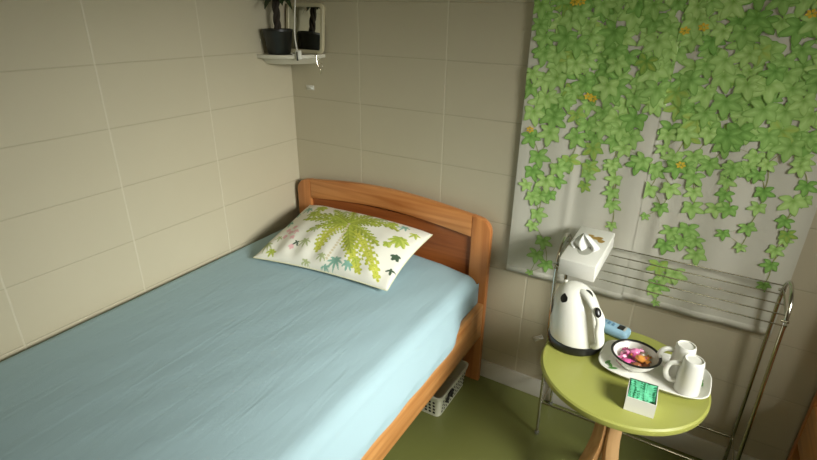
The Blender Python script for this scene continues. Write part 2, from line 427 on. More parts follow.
    for sgn in (1, -1):
        for j in range(nv + 1):
            v = j / nv
            for i in range(nu + 1):
                u = i / nu
                # pinched sides, pointed corners
                pu = u + (.5 - u) * .05 * sin(pi * v); pv = v + (.5 - v) * .085 * sin(pi * u)
                P = C00 * (1 - pu) * (1 - pv) + C10 * pu * (1 - pv) + C01 * (1 - pu) * pv + C11 * pu * pv
                a = max(0, 1 - (2 * u - 1) ** 2); b = max(0, 1 - (2 * v - 1) ** 2)
                h = (a * b) ** .46
                edge = (1 - h)
                hh = .090 * h if sgn > 0 else -.030 * h
                if sgn > 0:
                    hh += .0060 * TN(u, v, 18, 10) * h ** .5
                    # gathered creases from the front seam and corners
                    hh += .0070 * sin(u * 40 + 2.5 * TN(u, v, 8, 4)) * exp(-v / .22) * min(1, v * 14)
                    hh += .0030 * sin(v * 34 + u * 6) * exp(-(1 - u) / .12) * min(1, (1 - u) * 14)
                P = P + Vector((0, -.02, 1)).normalized() * hh
                V.append(P); C.append(print_col(u, min(1.2, v + .15 * h)) if sgn > 0 else base)
    n = nu + 1; off = (nu + 1) * (nv + 1)
    for j in range(nv):
        for i in range(nu):
            a = j * n + i; F.append((a, a + 1, a + n + 1, a + n)); a += off; F.append((a, a + n, a + n + 1, a + 1))
    me = bpy.data.meshes.new('pillowcase'); me.from_pydata(V, [], F); me.update()
    col_attr(me, 'print', C)
    bm = bmesh.new(); bm.from_mesh(me); bmesh.ops.remove_doubles(bm, verts=bm.verts[:], dist=.0002)
    bm.to_mesh(me); bm.free()
    t = empty('pillow', (.46, -.29, .565), label='white pillow printed with yellow-green palm fronds, leaning against the headboard', cat='pillow')
    o = link('pillowcase', me, attr_mat('printed cotton', 'print', .85, (500, .1, .0006)), t)
    o.matrix_parent_inverse = Matrix.Translation((-.46, .29, -.565))
    # piped seam
    P = []
    for k in range(0, 161):
        q = k / 40; s, f = int(q) % 4, q - int(q)
        u, v = ((f, 0), (1, f), (1 - f, 1), (0, 1 - f))[s]
        pu = u + (.5 - u) * .05 * sin(pi * v); pv = v + (.5 - v) * .085 * sin(pi * u)
        P.append(C00 * (1 - pu) * (1 - pv) + C10 * pu * (1 - pv) + C01 * (1 - pu) * pv + C11 * pu * pv)
    o = tube('seam', P, .0022, mat('seam cotton', (.70, .70, .48), .9), t, 6)
    o.matrix_parent_inverse = Matrix.Translation((-.46, .29, -.565))
make_pillow()

# ------------------------------------------------------------ leaf-print curtain over the back window
LEAVES = [(1.165, 1.005, 0.071), (1.218, 0.977, 0.077), (1.272, 1.041, 0.067), (1.176, 0.907, 0.058), (1.203, 0.923, 0.078), (1.202, 0.847, 0.065), (1.189, 0.797, 0.052), (1.236, 0.744, 0.065), (1.218, 0.682, 0.067), (1.259, 0.652, 0.059), (1.201, 0.599, 0.031), (1.149, 0.95, 0.051), (1.259, 0.985, 0.055), (1.238, 0.93, 0.056), (1.361, 1.058, 0.051), (1.358, 1.023, 0.052), (1.351, 0.98, 0.046), (1.429, 1.069, 0.049), (1.445, 1.024, 0.055), (1.444, 0.976, 0.056), (1.452, 0.933, 0.056), (1.462, 0.859, 0.038), (1.509, 1.088, 0.07), (1.565, 1.071, 0.057), (1.554, 1.008, 0.064), (1.614, 1.022, 0.061), (1.599, 0.953, 0.052), (1.56, 0.913, 0.03), (1.616, 1.093, 0.066), (1.67, 1.07, 0.064), (1.643, 1.097, 0.054), (1.68, 1.021, 0.054), (1.686, 0.971, 0.065), (1.701, 1.119, 0.052), (1.747, 0.983, 0.057), (1.783, 0.988, 0.056), (1.763, 1.031, 0.051), (1.758, 1.073, 0.051), (1.763, 1.116, 0.055), (1.801, 1.123, 0.054), (1.845, 1.136, 0.047), (1.829, 1.104, 0.048), (1.856, 1.055, 0.053), (1.854, 1.006, 0.049), (1.843, 0.938, 0.05), (1.786, 0.907, 0.042), (1.841, 0.872, 0.036), (1.643, 0.88, 0.057), (1.69, 0.898, 0.066), (1.636, 0.829, 0.063), (1.683, 0.855, 0.061), (1.72, 0.864, 0.055), (1.73, 0.818, 0.066), (1.666, 0.851, 0.045), (1.634, 0.749, 0.071), (1.685, 0.734, 0.069), (1.642, 0.676, 0.071), (1.659, 0.711, 0.059), (1.635, 0.65, 0.048), (1.651, 0.609, 0.03), (1.921, 1.142, 0.054), (1.949, 1.09, 0.054), (1.931, 1.04, 0.073), (1.955, 1.05, 0.045), (1.928, 0.978, 0.047), (1.943, 0.938, 0.047), (1.929, 0.884, 0.048), (1.943, 0.92, 0.038), (1.929, 0.834, 0.049), (1.929, 0.764, 0.04), (1.143, 1.126, 0.07), (1.179, 1.061, 0.077), (1.21, 1.148, 0.081), (1.253, 1.03, 0.068), (1.289, 1.063, 0.066), (1.303, 1.146, 0.077), (1.359, 1.114, 0.069), (1.357, 1.047, 0.064), (1.359, 1.154, 0.062), (1.427, 1.15, 0.072), (1.471, 1.168, 0.07), (1.428, 1.072, 0.061), (1.432, 1.189, 0.071), (1.455, 1.128, 0.06), (1.519, 1.099, 0.064), (1.557, 1.08, 0.057), (1.577, 1.206, 0.076), (1.621, 1.2, 0.064), (1.567, 1.144, 0.045), (1.604, 1.125, 0.066), (1.656, 1.133, 0.064), (1.681, 1.208, 0.062), (1.702, 1.115, 0.062), (1.728, 1.179, 0.07), (1.758, 1.217, 0.059), (1.812, 1.156, 0.058), (1.763, 1.113, 0.06), (1.804, 1.108, 0.049), (1.845, 1.138, 0.047), (1.887, 1.223, 0.054), (1.92, 1.227, 0.053), (1.921, 1.162, 0.054), (1.867, 1.231, 0.046), (1.518, 1.283, 0.077)]
def curtain():
    XS = 1.545
    def rip(x):   # soft vertical folds
        return -.013 - .0028 * sin((x - 1.1) * 21) - .002 * sin((x - 1.1) * 47 + 1) - .005 * exp(-((x - 1.60) / .02) ** 2) - .004 * exp(-((x - 1.30) / .015) ** 2)
    t = empty('curtain', (1.545, -.02, .58), label='white cloth curtain printed with trailing green ivy leaves on the back wall', cat='curtain')
    inv = Matrix.Translation((-1.545, .02, -.58))
    fabric = mat('white curtain cloth', (.60, .585, .50), .8, bump=(300, .1, .0006))
    nt = fabric.node_tree; b = nt.nodes['Principled BSDF']
    prn = attr_mat('ivy print', 'print', .8)
    r = random.Random(5)
    leaves = [(1.6676 + (a - 1.6676) * 1.0103, 1.524 + (b2 - 1.524) * 1.0103, c2) for a, b2, c2 in LEAVES]
    # dense foliage above
    z = 1.20; row = 0
    while z < 1.98:
        x = 1.135 + (.03 if row % 2 else 0)
        while x < 1.985:
            if not (z < 1.25 and (1.49 < x < 1.56)):
                leaves.append((x + r.uniform(-.02, .02), z + r.uniform(-.02, .02), r.uniform(.060, .088)))
            x += .048
        z += .037; row += 1
    shape = []      # five-lobed leaf, tip downwards: (x, z, shade) on the outline
    lobes = ((0, .66), (radians(58), .60), (radians(-58), .60), (radians(118), .47), (radians(-118), .47))
    for k in range(44):
        th = -pi + 2 * pi * k / 44; best = 0; sh = 0
        for a0, ln in lobes:
            d = (th - a0 + pi) % (2 * pi) - pi; q = abs(d) / radians(31)
            v = .27 + (ln - .27) * max(0, 1 - q) ** .9
            if v > best: best, sh = v, max(0, 1 - q) * (1 if d > 0 else .55)
        if abs(th) > radians(150): best = .30 - .24 * (abs(th) - radians(150)) / radians(30)
        shape.append((best * sin(th), -best * cos(th) , sh))
    for side in (0, 1):
        V, F, C, MI = [], [], [], []
        xa, xb = (1.100, XS + .004) if side == 0 else (XS - .004, 1.993)
        z0, z1 = (.5725, 2.02) if side == 0 else (.581, 2.02)
        off = 0 if side == 0 else .0012
        nx, nz = 90, 6
        for j in range(nz + 1):
            zz = z0 + (z1 - z0) * j / nz
            for i in range(nx + 1):
                x = xa + (xb - xa) * i / nx; V.append((x, rip(x) - off, zz)); C.append((1, 1, 1))
        for j in range(nz):
            for i in range(nx):
                a = j * (nx + 1) + i; F.append((a, a + 1, a + nx + 2, a + nx + 1)); MI.append(0)
        # hem
        for zz in (z0 + .022,):
            b0 = len(V)
            for i in range(nx + 1):
                x = xa + (xb - xa) * i / nx
                for dz, dy in ((-.0225, -.0006), (-.0225, -.0022), (0, -.0022), (.0015, -.0006)): V.append((x, rip(x) - off + dy, zz + dz)); C.append((1, 1, 1))
            for i in range(nx):
                for k in range(3):
                    a = b0 + i * 4 + k; F.append((a, a + 4, a + 5, a + 1)); MI.append(0)
        def ptv(x, zz, lift): 
            x = min(max(x, xa), xb); zz = min(max(zz, z0), z1); return (x, rip(x) - off - lift, zz)
        lv = [l for l in leaves if (l[0] < XS) == (side == 0)]
        lift = .0011
        # stems between hanging leaves
        stems = [(a, b2) for ia, a in enumerate(lv[:]) for b2 in lv[ia + 1:ia + 3] if a[1] < 1.2 and .04 < hypot(a[0] - b2[0], a[1] - b2[1]) < .10]
        for a, b2 in stems:
            if abs(a[1] - b2[1]) < .02: continue
            b0 = len(V)
            for q in range(5):
                s = q / 4; x = a[0] + (b2[0] - a[0]) * s + .006 * sin(pi * s); zz = a[1] + (b2[1] - a[1]) * s
                V.append(ptv(x - .0012, zz, .0009)); V.append(ptv(x + .0012, zz, .0009)); C.append((.30, .34, .10)); C.append((.30, .34, .10))
            for q in range(4): F.append((b0 + 2 * q, b0 + 2 * q + 1, b0 + 2 * q + 3, b0 + 2 * q + 2)); MI.append(1)
        r.shuffle(lv) if False else None
        order = sorted(lv, key=lambda l: r.random())
        for (x, zz, s) in order:
            lift += .000012
            rot = r.uniform(-.42, .42); g = r.random() ** .9 * 1.3 - .15; fl = r.choice((-1, 1)); s *= 1.05
            c_mid = (.18 + .17 * g, .38 + .20 * g, .07 + .08 * g); c_tip = (.34 + .20 * g, .61 + .14 * g, .16 + .13 * g); c_dk = (.11 + .08 * g, .28 + .10 * g, .035 + .02 * g)
            if r.random() < .08: c_tip = (.42, .50, .08)
            b0 = len(V); n = len(shape); rings = []
            V.append(ptv(x, zz, lift)); C.append(c_dk)
            for q, fr_ in enumerate((.45, .86, 1)):
                for k, (px, pz, sh) in enumerate(shape):
                    px = px * fl * (1 + .1 * sin(k)); X = (px * cos(rot) - pz * sin(rot)) * s * fr_; Z = (px * sin(rot) + pz * cos(rot)) * s * fr_
                    V.append(ptv(x + X, zz + Z, lift))
                    k1 = sh * (1 - .35 * q); C.append(tuple(c_mid[i] * (1 - k1) + c_tip[i] * k1 for i in range(3)) if q < 2 else tuple(.45 * c_mid[i] + .55 * c_dk[i] for i in range(3)))
            for k in range(n):
                k2 = (k + 1) % n
                F.append((b0, b0 + 1 + k, b0 + 1 + k2)); MI.append(1)
                for q in range(2):
                    F.append((b0 + 1 + q * n + k, b0 + 1 + (q + 1) * n + k, b0 + 1 + (q + 1) * n + k2, b0 + 1 + q * n + k2)); MI.append(1)
        for (x, zz) in [(1.23, 1.558), (1.315, 1.276), (1.134, 1.145), (1.556, 1.484), (1.602, 1.495), (1.841, 1.534), (1.627, 1.094), (1.33, 1.27), (1.25, 1.56)]:
            if (x < XS) != (side == 0): continue
            lift += .00002
            for q in range(6):
                an = q * pi / 3 + x * 7; b0 = len(V); rr = .016
                for d_, w_ in ((0.1, 0), (.6, .3), (1, 0), (.6, -.3)):
                    V.append(ptv(x + rr * (d_ * cos(an) - w_ * sin(an)), zz + rr * .8 * (d_ * sin(an) + w_ * cos(an)), lift)); C.append((.75, .52, .04))
                F.append((b0, b0 + 1, b0 + 2, b0 + 3)); MI.append(1)
        me = bpy.data.meshes.new('curtain_panel'); me.from_pydata(V, [], F); me.update(); col_attr(me, 'print', C)
        o = link('curtain_panel', me, [fabric, prn], t); me.polygons.foreach_set('material_index', MI)
        o.matrix_parent_inverse = inv
    o = tube('curtain_rod', [(1.05, -.014, 2.03), (2.05, -.014, 2.03)], .010, M_WHITE_MATT, t); o.matrix_parent_inverse = inv
    for x in (1.08, 2.02):
        o = box('rod_bracket', (x - .006, -.022, 2.018), (x + .006, 0, 2.032), M_WHITE_MATT, t); o.matrix_parent_inverse = inv
curtain()

# ------------------------------------------------------------ chrome clothes rack
def rack():
    t = empty('clothes_rack', (1.67, -.12, 0), label='chrome tube clothes rack with wire top shelf in front of the curtain', cat='rack')
    inv = Matrix.Translation((-1.67, .12, 0))
    def fix(o): o.matrix_parent_inverse = inv; return o
    for s, (xb, xt) in enumerate(((1.356, 1.336), (1.990, 1.978))):
        P = [Vector((xb, -.212, .008)), Vector((xt, -.205, .70))]
        yc, zc = -.122, .735; ra = .085
        arc = [Vector((xt, yc - ra * cos(a), zc + ra * sin(a))) for a in [i * pi / 16 for i in range(17)]]
        P = [Vector((xb, -.212, .010)), Vector((xt * .5 + xb * .5, -.210, .38)), Vector((xt, -.208, .70))] + arc + [Vector((xt, -.036, .70)), Vector((xt * .5 + xb * .5, -.030, .38)), Vector((xb, -.024, .010))]
        fr = fix(tube('side_frame', P, .0058, M_CHROME, t, 12))
        for y in (-.212, -.024):
            fix(lathe('foot_cap', [(0, 0), (.0085, 0), (.0085, .014), (.0060, .016), (0, .016)], M_CLEAR, t, 14, c=(xb, y)))
        fix(tube('low_rung', [(xb, -.212, .155), (xb, -.026, .155)], .0032, M_CHROME, t, 8))
        fix(tube('shelf_end', [(xt, -.028, .7738), (xt, -.232, .7412)], .0030, M_CHROME, t, 8))
        for y in (-.208, -.037):
            b2 = bmesh.new(); b_lathe(b2, [(0, -.011), (.0042, -.011), (.0048, -.006), (.0048, .008), (0, .009)], 10)
            bmesh.ops.rotate(b2, verts=b2.verts[:], cent=(0, 0, 0), matrix=Matrix.Rotation(pi / 2, 3, 'Y'))
            bmesh.ops.translate(b2, verts=b2.verts[:], vec=(xt, y, .745 + (y + .208) * .09)); fix(bmo('bolt', b2, M_CHROME, t, True, 40))
    for k in range(5):
        y = -.030 - k * .0500; z = .7735 - k * .0080
        fix(tube('shelf_wire', [(1.336, y, z), (1.978, y, z)], .0021, M_CHROME, t, 8))
    fix(tube('low_crossbar', [(1.356, -.212, .158), (1.990, -.212, .158)], .0042, M_CHROME, t, 10))
    fix(tube('low_crossbar', [(1.356, -.026, .158), (1.990, -.026, .158)], .0042, M_CHROME, t, 10))
rack()

# ------------------------------------------------------------ tissue box on the rack
def tissue_box():
    t = empty('tissue_box', (1.417, -.146, .7582), radians(2.5), label='white tissue box lying on the left end of the wire shelf', cat='tissue box')
    t.rotation_euler = (radians(9), 0, radians(-3))
    hx, hy, H = .058, .116, .060
    bm = bmesh.new(); b_box(bm, (-hx, -hy, 0), (hx, hy, H), .004); bmo('carton', bm, M_BOX, t, True, 40)
    bm = bmesh.new(); b_lathe(bm, [(0, H + .0002), (.024, H + .0002), (.024, H + .0008), (0, H + .0008)], 30, 1, 1.5); bmesh.ops.translate(bm, verts=bm.verts[:], vec=(0, -.03, 0)); bmo('opening', bm, mat('slot shade paper', (.40, .40, .34), .8), t, False)
    bm = bmesh.new()
    # folded sheet pulled up into a lop-sided peak
    grid = []
    for j in range(9):
        s = j / 8; row = []
        for i in range(25):
            q = i / 24; wdt = (.030 + .022 * sin(pi * min(1, s * 1.15))) * (1 - s) ** .45 + .004
            fold = .013 * sin(q * pi * 4 + 1.2 * s) * (1 - .45 * s)
            row.append(bm.verts.new(((q - .5) * 2 * wdt - .012 * s, -.030 + fold + .016 * s + .02 * (q - .5) * (1 - s), H + .0012 + .046 * s - .010 * abs(q - .5) * 2 * sin(pi * s))))
        grid.append(row)
    for A, B in zip(grid, grid[1:]):
        for i in range(24): bm.faces.new((A[i], A[i + 1], B[i + 1], B[i]))
    o = bmo('tissue', bm, M_TISSUE, t, True)
    sm = o.modifiers.new('thickness', 'SOLIDIFY'); sm.thickness = .0012
    # golden printed mark behind the opening
    bm = bmesh.new()
    for cx, cy, rx, ry in ((.012, .052, .018, .009), (.030, .040, .012, .010), (-.008, .062, .010, .006), (.022, .060, .010, .006)):
        f = bm.faces.new([bm.verts.new((cx + rx * cos(a) * (1 + .2 * sin(3 * a)), cy + ry * sin(a), H + .0003)) for a in [2 * pi * i / 14 for i in range(14)]])
    bmo('printed_mark', bm, mat('golden ink', (.42, .26, .05), .6), t, False)
tissue_box()

# ------------------------------------------------------------ round side table
TZ = .55; TC = (1.611, -.400); TR = .236
def table():
    t = empty('side_table', (*TC, 0), label='small round lime-green side table on bent wooden legs', cat='table')
    lathe('tabletop', [(0, TZ - .026), (TR - .012, TZ - .026), (TR - .002, TZ - .020), (TR, TZ - .012), (TR - .001, TZ - .004), (TR - .006, TZ), (0, TZ)], M_GREEN_TOP, t, 96, ang=25)
    lathe('hub', [(0, TZ - .05), (.07, TZ - .05), (.075, TZ - .044), (.075, TZ - .026), (0, TZ - .026)], M_BEECH, t, 32)
    for k, a in enumerate((radians(-135), radians(-52), radians(98))):
        d = Vector((cos(a), sin(a), 0)); P = []
        for r_, z in ((.055, TZ - .050), (.034, .42), (.026, .34), (.034, .26), (.068, .16), (.125, .07), (.170, .012)):
            P.append(d * r_ + Vector((0, 0, z)))
        bm = bmesh.new(); P = smooth_path(P, 6); tn = Vector((-d.y, d.x, 0))
        rings = []
        for i, p in enumerate(P):
            T = (P[min(i + 1, len(P) - 1)] - P[max(i - 1, 0)]).normalized(); nn = T.cross(tn).normalized()
            wq = .020 + .002 * sin(i / len(P) * 3); th = .0135
            ring = []
            for (a1, a2) in ((-1, -.8), (-.8, -1), (.8, -1), (1, -.8), (1, .8), (.8, 1), (-.8, 1), (-1, .8)):
                ring.append(bm.verts.new(p + tn * wq * a1 + nn * th * a2))
            rings.append(ring)
        for A, B in zip(rings, rings[1:]):
            for q in range(8): bm.faces.new((A[q], A[(q + 1) % 8], B[(q + 1) % 8], B[q]))
        bm.faces.new(rings[0]); bm.faces.new(rings[-1][::-1])
        bmo('leg', bm, M_BEECH, t, True, 40)
table()

# ------------------------------------------------------------ electric kettle
def kettle():
    t = empty('kettle', (1.452, -.330, TZ + .0003), label='white electric kettle with black cow spots on the table', cat='kettle')
    lathe('base', [(0, 0), (.078, 0), (.083, .004), (.085, .012), (.0845, .022), (.0825, .030), (.079, .031), (0, .031)], M_BLACK, t, 48)
    H = .222
    # skew: the crown leans towards the spout (left, away from the handle)
    sd = Vector((-.80, .35, 0)).normalized()
    prof = [(.0790, .0245), (.0815, .035), (.0815, .060), (.0790, .090), (.0745, .120), (.0680, .145), (.0600, .165), (.0490, .181), (.0345, .193), (.0180, .199), (.0, .201)]
    PR = smooth_path([(r, z, 0) for r, z in prof], 4)
    def R(z):
        for a, b in zip(PR, PR[1:]):
            if a.y <= z <= b.y: return a.x + (b.x - a.x) * (z - a.y) / max(b.y - a.y, 1e-6)
        return 0
    def off(z): return sd * .030 * max(0, (z - .03) / .17) ** 1.3
    def S(a, z, lift=0): return off(z) + Vector(((R(z) + lift) * cos(a), (R(z) + lift) * sin(a), z))
    bm = bmesh.new(); rings = []; seg = 56
    for p in PR:
        if p.x < 1e-4: rings.append([bm.verts.new(off(p.y) + Vector((0, 0, p.y)))])
        else: rings.append([bm.verts.new(S(2 * pi * k / seg, p.y)) for k in range(seg)])
    for A, B in zip(rings, rings[1:]):
        for k in range(seg):
            if len(B) == 1: bm.faces.new((A[k], A[(k + 1) % seg], B[0]))
            else: bm.faces.new((A[k], A[(k + 1) % seg], B[(k + 1) % seg], B[k]))
    bm.faces.new(rings[0][::-1])
    bmo('body', bm, M_WHITE, t, True, 60)
    # handle towards the viewer's right
    ha = radians(-38); hd = Vector((cos(ha), sin(ha), 0))
    P = [off(.19) + Vector((0, 0, z)) + hd * r_ for r_, z in ((.012, .186), (.045, .188), (.080, .176))] + [off(.12) + Vector((0, 0, z)) + hd * r_ for r_, z in ((.104, .145), (.110, .105))] + [Vector((0, 0, z)) + hd * r_ for r_, z in ((.105, .068), (.094, .046), (.076, .040))]
    P = smooth_path(P, 6); n = len(P)
    bm = bmesh.new(); b_tube(bm, P, [.0105 + .0025 * sin(pi * i / n) for i in range(n)], 16, (.8, 1.2), (0, 0, 1)); h = bmo('handle', bm, M_WHITE, t, True, 60)
    # lid with raised rim at the top
    bm = bmesh.new(); b_lathe(bm, [(.008, .001), (.006, .010), (0, .012)], 16); bmesh.ops.translate(bm, verts=bm.verts[:], vec=off(.195) + sd * .036 + Vector((0, 0, .186))); bmo('spout_tip', bm, M_WHITE, t, True)
    def spot(a, z, ra, rz, irr=.12, sk=0):
        bm = bmesh.new(); rings = []
        for q in range(5):
            s = q / 4; 
            if q == 0: rings.append([bm.verts.new(S(a, z, .0008))]); continue
            rings.append([bm.verts.new(S(a + (ra * s * cos(p) + sk * s * sin(p)) * (1 + irr * sin(2 * p + 1)), min(.198, z + rz * s * sin(p) * (1 + irr * cos(3 * p))), .0008)) for p in [2 * pi * k / 24 for k in range(24)]])
        for A, B in zip(rings, rings[1:]):
            for k in range(24):
                if len(A) == 1: bm.faces.new((A[0], B[k], B[(k + 1) % 24]))
                else: bm.faces.new((A[k], B[k], B[(k + 1) % 24], A[(k + 1) % 24]))
        bmo('black_spot', bm, M_BLACK, t, True, label='black patch')
    spot(radians(-114), .170, .20, .012)
    spot(radians(-8), .184, .24, .009)
    spot(radians(-156), .118, .13, .026, .25)
    # black oval switch on the handle
    bm = bmesh.new(); bmesh.ops.create_uvsphere(bm, u_segments=20, v_segments=10, radius=1)
    for v in bm.verts: v.co = Vector((v.co.x * .0105, v.co.y * .0065, v.co.z * .0165))
    bmesh.ops.rotate(bm, verts=bm.verts[:], cent=(0, 0, 0), matrix=Matrix.Rotation(radians(-32), 3, 'X'))
    bmesh.ops.rotate(bm, verts=bm.verts[:], cent=(0, 0, 0), matrix=Matrix.Rotation(ha + pi / 2, 3, 'Z'))
    bmesh.ops.translate(bm, verts=bm.verts[:], vec=hd * .1060 + off(.15) + Vector((-.004, -.003, .163))); bmo('switch', bm, M_BLACK, t, True)
    bm = bmesh.new(); b_lathe(bm, [(0.0, .003), (.008, .003), (.008, -.003)], 8); bm.free()
kettle()

# ------------------------------------------------------------ tray, bowl, sweets, mugs, tea box, blue gadget
TT = TZ + .0004
def tray():
    cx, cy, rz = 1.690, -.360, radians(-1)
    t = empty('tray', (cx, cy, TT), rz, label='long white serving tray with green leaf decoration on the green table', cat='tray')
    a, b = .150, .093
    def outline(s, n=72):
        out = []
        for k in range(n):
            p = 2 * pi * k / n; c, q = cos(p), sin(p); e = .52
            out.append((a * s[0] * (abs(c) ** e) * (1 if c >= 0 else -1), b * s[1] * (abs(q) ** e) * (1 if q >= 0 else -1)))
        return out
    lev = [((.84, .80), 0), ((.88, .86), .001), ((.97, .96), .013), ((1, 1), .0165), ((1.005, 1.01), .018), ((.985, .985), .0195), ((.95, .93), .0155), ((.87, .83), .0048), ((.80, .74), .0038)]
    bm = bmesh.new(); rings = [[bm.verts.new((x, y, z)) for x, y in outline(s)] for s, z in lev]
    for A, B in zip(rings, rings[1:]):
        for k in range(72): bm.faces.new((A[k], A[(k + 1) % 72], B[(k + 1) % 72], B[k]))
    bm.faces.new(rings[0][::-1]); bm.faces.new(rings[-1]); bmo('dish', bm, M_CERAMIC, t, True, 50)
    glaze = mat('green glaze', (.10, .30, .06), .3)
    for sx, spots in ((-1, ((-.116, -.060, .5), (-.128, -.046, 1.2), (-.105, -.052, 2.2), (-.122, .03, .9), (-.112, .045, 2.6))), (1, ((.118, .025, .4), (.126, -.005, 1.5), (.116, .045, 2.3)))):
        for x, y, an in spots:
            pts = [(0, 0), (.010, .005), (.022, .004), (.030, 0), (.022, -.005), (.010, -.005)]
            bm = bmesh.new(); bm.faces.new([bm.verts.new((x + px * cos(an) - py * sin(an), y + px * sin(an) + py * cos(an), .0062)) for px, py in pts]); bmo('painted_leaf', bm, glaze, t, False)
    return t
tray()
TRAYZ = TT + .0042
def bowl():
    c = (1.636, -.365)
    t = empty('bowl', (*c, TRAYZ + .004), label='white enamel bowl with black rim holding sweets, on the tray', cat='bowl')
    lathe('bowl_body', [(0, 0), (.036, 0), (.038, .003), (.050, .012), (.062, .028), (.0665, .040), (.0655, .0405), (.060, .029), (.048, .015), (.034, .007), (0, .006)], M_CERAMIC, t, 56, ang=60)
    bm = bmesh.new(); n = 64
    prof = [(.0655, .0395), (.0700, .0405), (.0705, .0425), (.0680, .0440), (.0640, .0432), (.0625, .040), (.0640, .038)]
    rings = [[bm.verts.new((r * cos(2 * pi * k / n), r * sin(2 * pi * k / n), z)) for k in range(n)] for r, z in prof]; rings.append(rings[0])
    for A, B in zip(rings, rings[1:]):
        for k in range(n): bm.faces.new((A[k], A[(k + 1) % n], B[(k + 1) % n], B[k]))
    bmo('black_rim', bm, M_BLACK, t, True, 60, label='black rim')
    cols = [((.62, .10, .30), 'pink'), ((.70, .22, .42), 'light pink'), ((.70, .30, .06), 'orange'), ((.34, .13, .06), 'brown'), ((.55, .46, .34), 'cream')]
    mats = [mat('sweet wrapper ' + n_, c_, .3) for c_, n_ in cols]
    r = random.Random(8)
    spots = [(-.030, .008, .016, 1, 'leftmost in the bowl'), (-.012, .027, .018, 0, 'at the back of the bowl'), (-.020, -.024, .016, 0, 'at the front left of the bowl'), (.026, .012, .018, 2, 'at the right of the bowl'), (.010, -.030, .016, 3, 'at the front of the bowl'),
             (.033, -.014, .016, 3, 'at the right front of the bowl'), (.002, .000, .029, 0, 'on top in the middle of the bowl'), (.018, .030, .019, 4, 'at the right back of the bowl'), (-.004, .014, .034, 1, 'on top near the back of the bowl'), (.014, -.010, .031, 2, 'on top near the right of the bowl')]
    nm = ['pink', 'light pink', 'orange', 'brown', 'cream']
    for i, (x, y, z, ci, where) in enumerate(spots):
        s = empty('wrapped_sweet', (c[0] + x, c[1] + y, TRAYZ + z + .008), r.uniform(0, 6), label=f'{nm[ci]} wrapped sweet {where}', cat='sweet', group='wrapped sweets in the bowl')
        bm = bmesh.new(); bmesh.ops.create_icosphere(bm, subdivisions=2, radius=1)
        for v in bm.verts:
            k = 1 + .12 * sin(v.co.x * 7 + i) * cos(v.co.y * 6); v.co = Vector((v.co.x * .016 * k, v.co.y * .012 * k, v.co.z * .009 * k))
        bmo('candy', bm, mats[ci], s, False)
        for sg in (-1, 1):
            bm = bmesh.new(); c0 = bm.verts.new((sg * .010, 0, 0)); vv = [bm.verts.new((sg * (.026 + .002 * (k % 2)), -.012 + .0048 * k, .003 * (1 if k % 2 else -1))) for k in range(6)]
            c1 = bm.verts.new((sg * .010, 0, .0015))
            for k in range(5): bm.faces.new((c0, vv[k], vv[k + 1])); bm.faces.new((c1, vv[k + 1], vv[k]))
            bmo('wrapper_twist', bm, mats[ci], s, False)
bowl()
def mug(loc, rz, label):
    t = empty('mug', loc, rz, label=label, cat='mug', group='upturned white mugs on the tray')
    # upturned: wide mouth below, narrow foot on top
    lathe('cup', [(.0345, .0), (.0370, .0005), (.0374, .003), (.0366, .02), (.0345, .060), (.0312, .094), (.0290, .1045), (.0268, .1065), (.0248, .1060), (.0235, .1025), (0, .1020), (0, .098), (.025, .096), (.031, .060), (.0335, .01), (.0345, 0)], M_CERAMIC, t, 48, .885, .885, ang=50)
    P = [(-.0300, 0, .024), (-.045, 0, .022), (-.057, 0, .032), (-.062, 0, .052), (-.057, 0, .072), (-.045, 0, .081), (-.0285, 0, .080)]
    tube('handle', P, .0052, M_CERAMIC, t, 10, 5, squash=(1, 1.5), up=(0, 1, 0))
MZ = TRAYZ + .0004
mug((1.781, -.401, MZ), radians(6), 'white mug turned upside down on the tray, the nearer of two')
mug((1.757, -.339, MZ), radians(10), 'white mug turned upside down on the tray, behind the nearer mug')

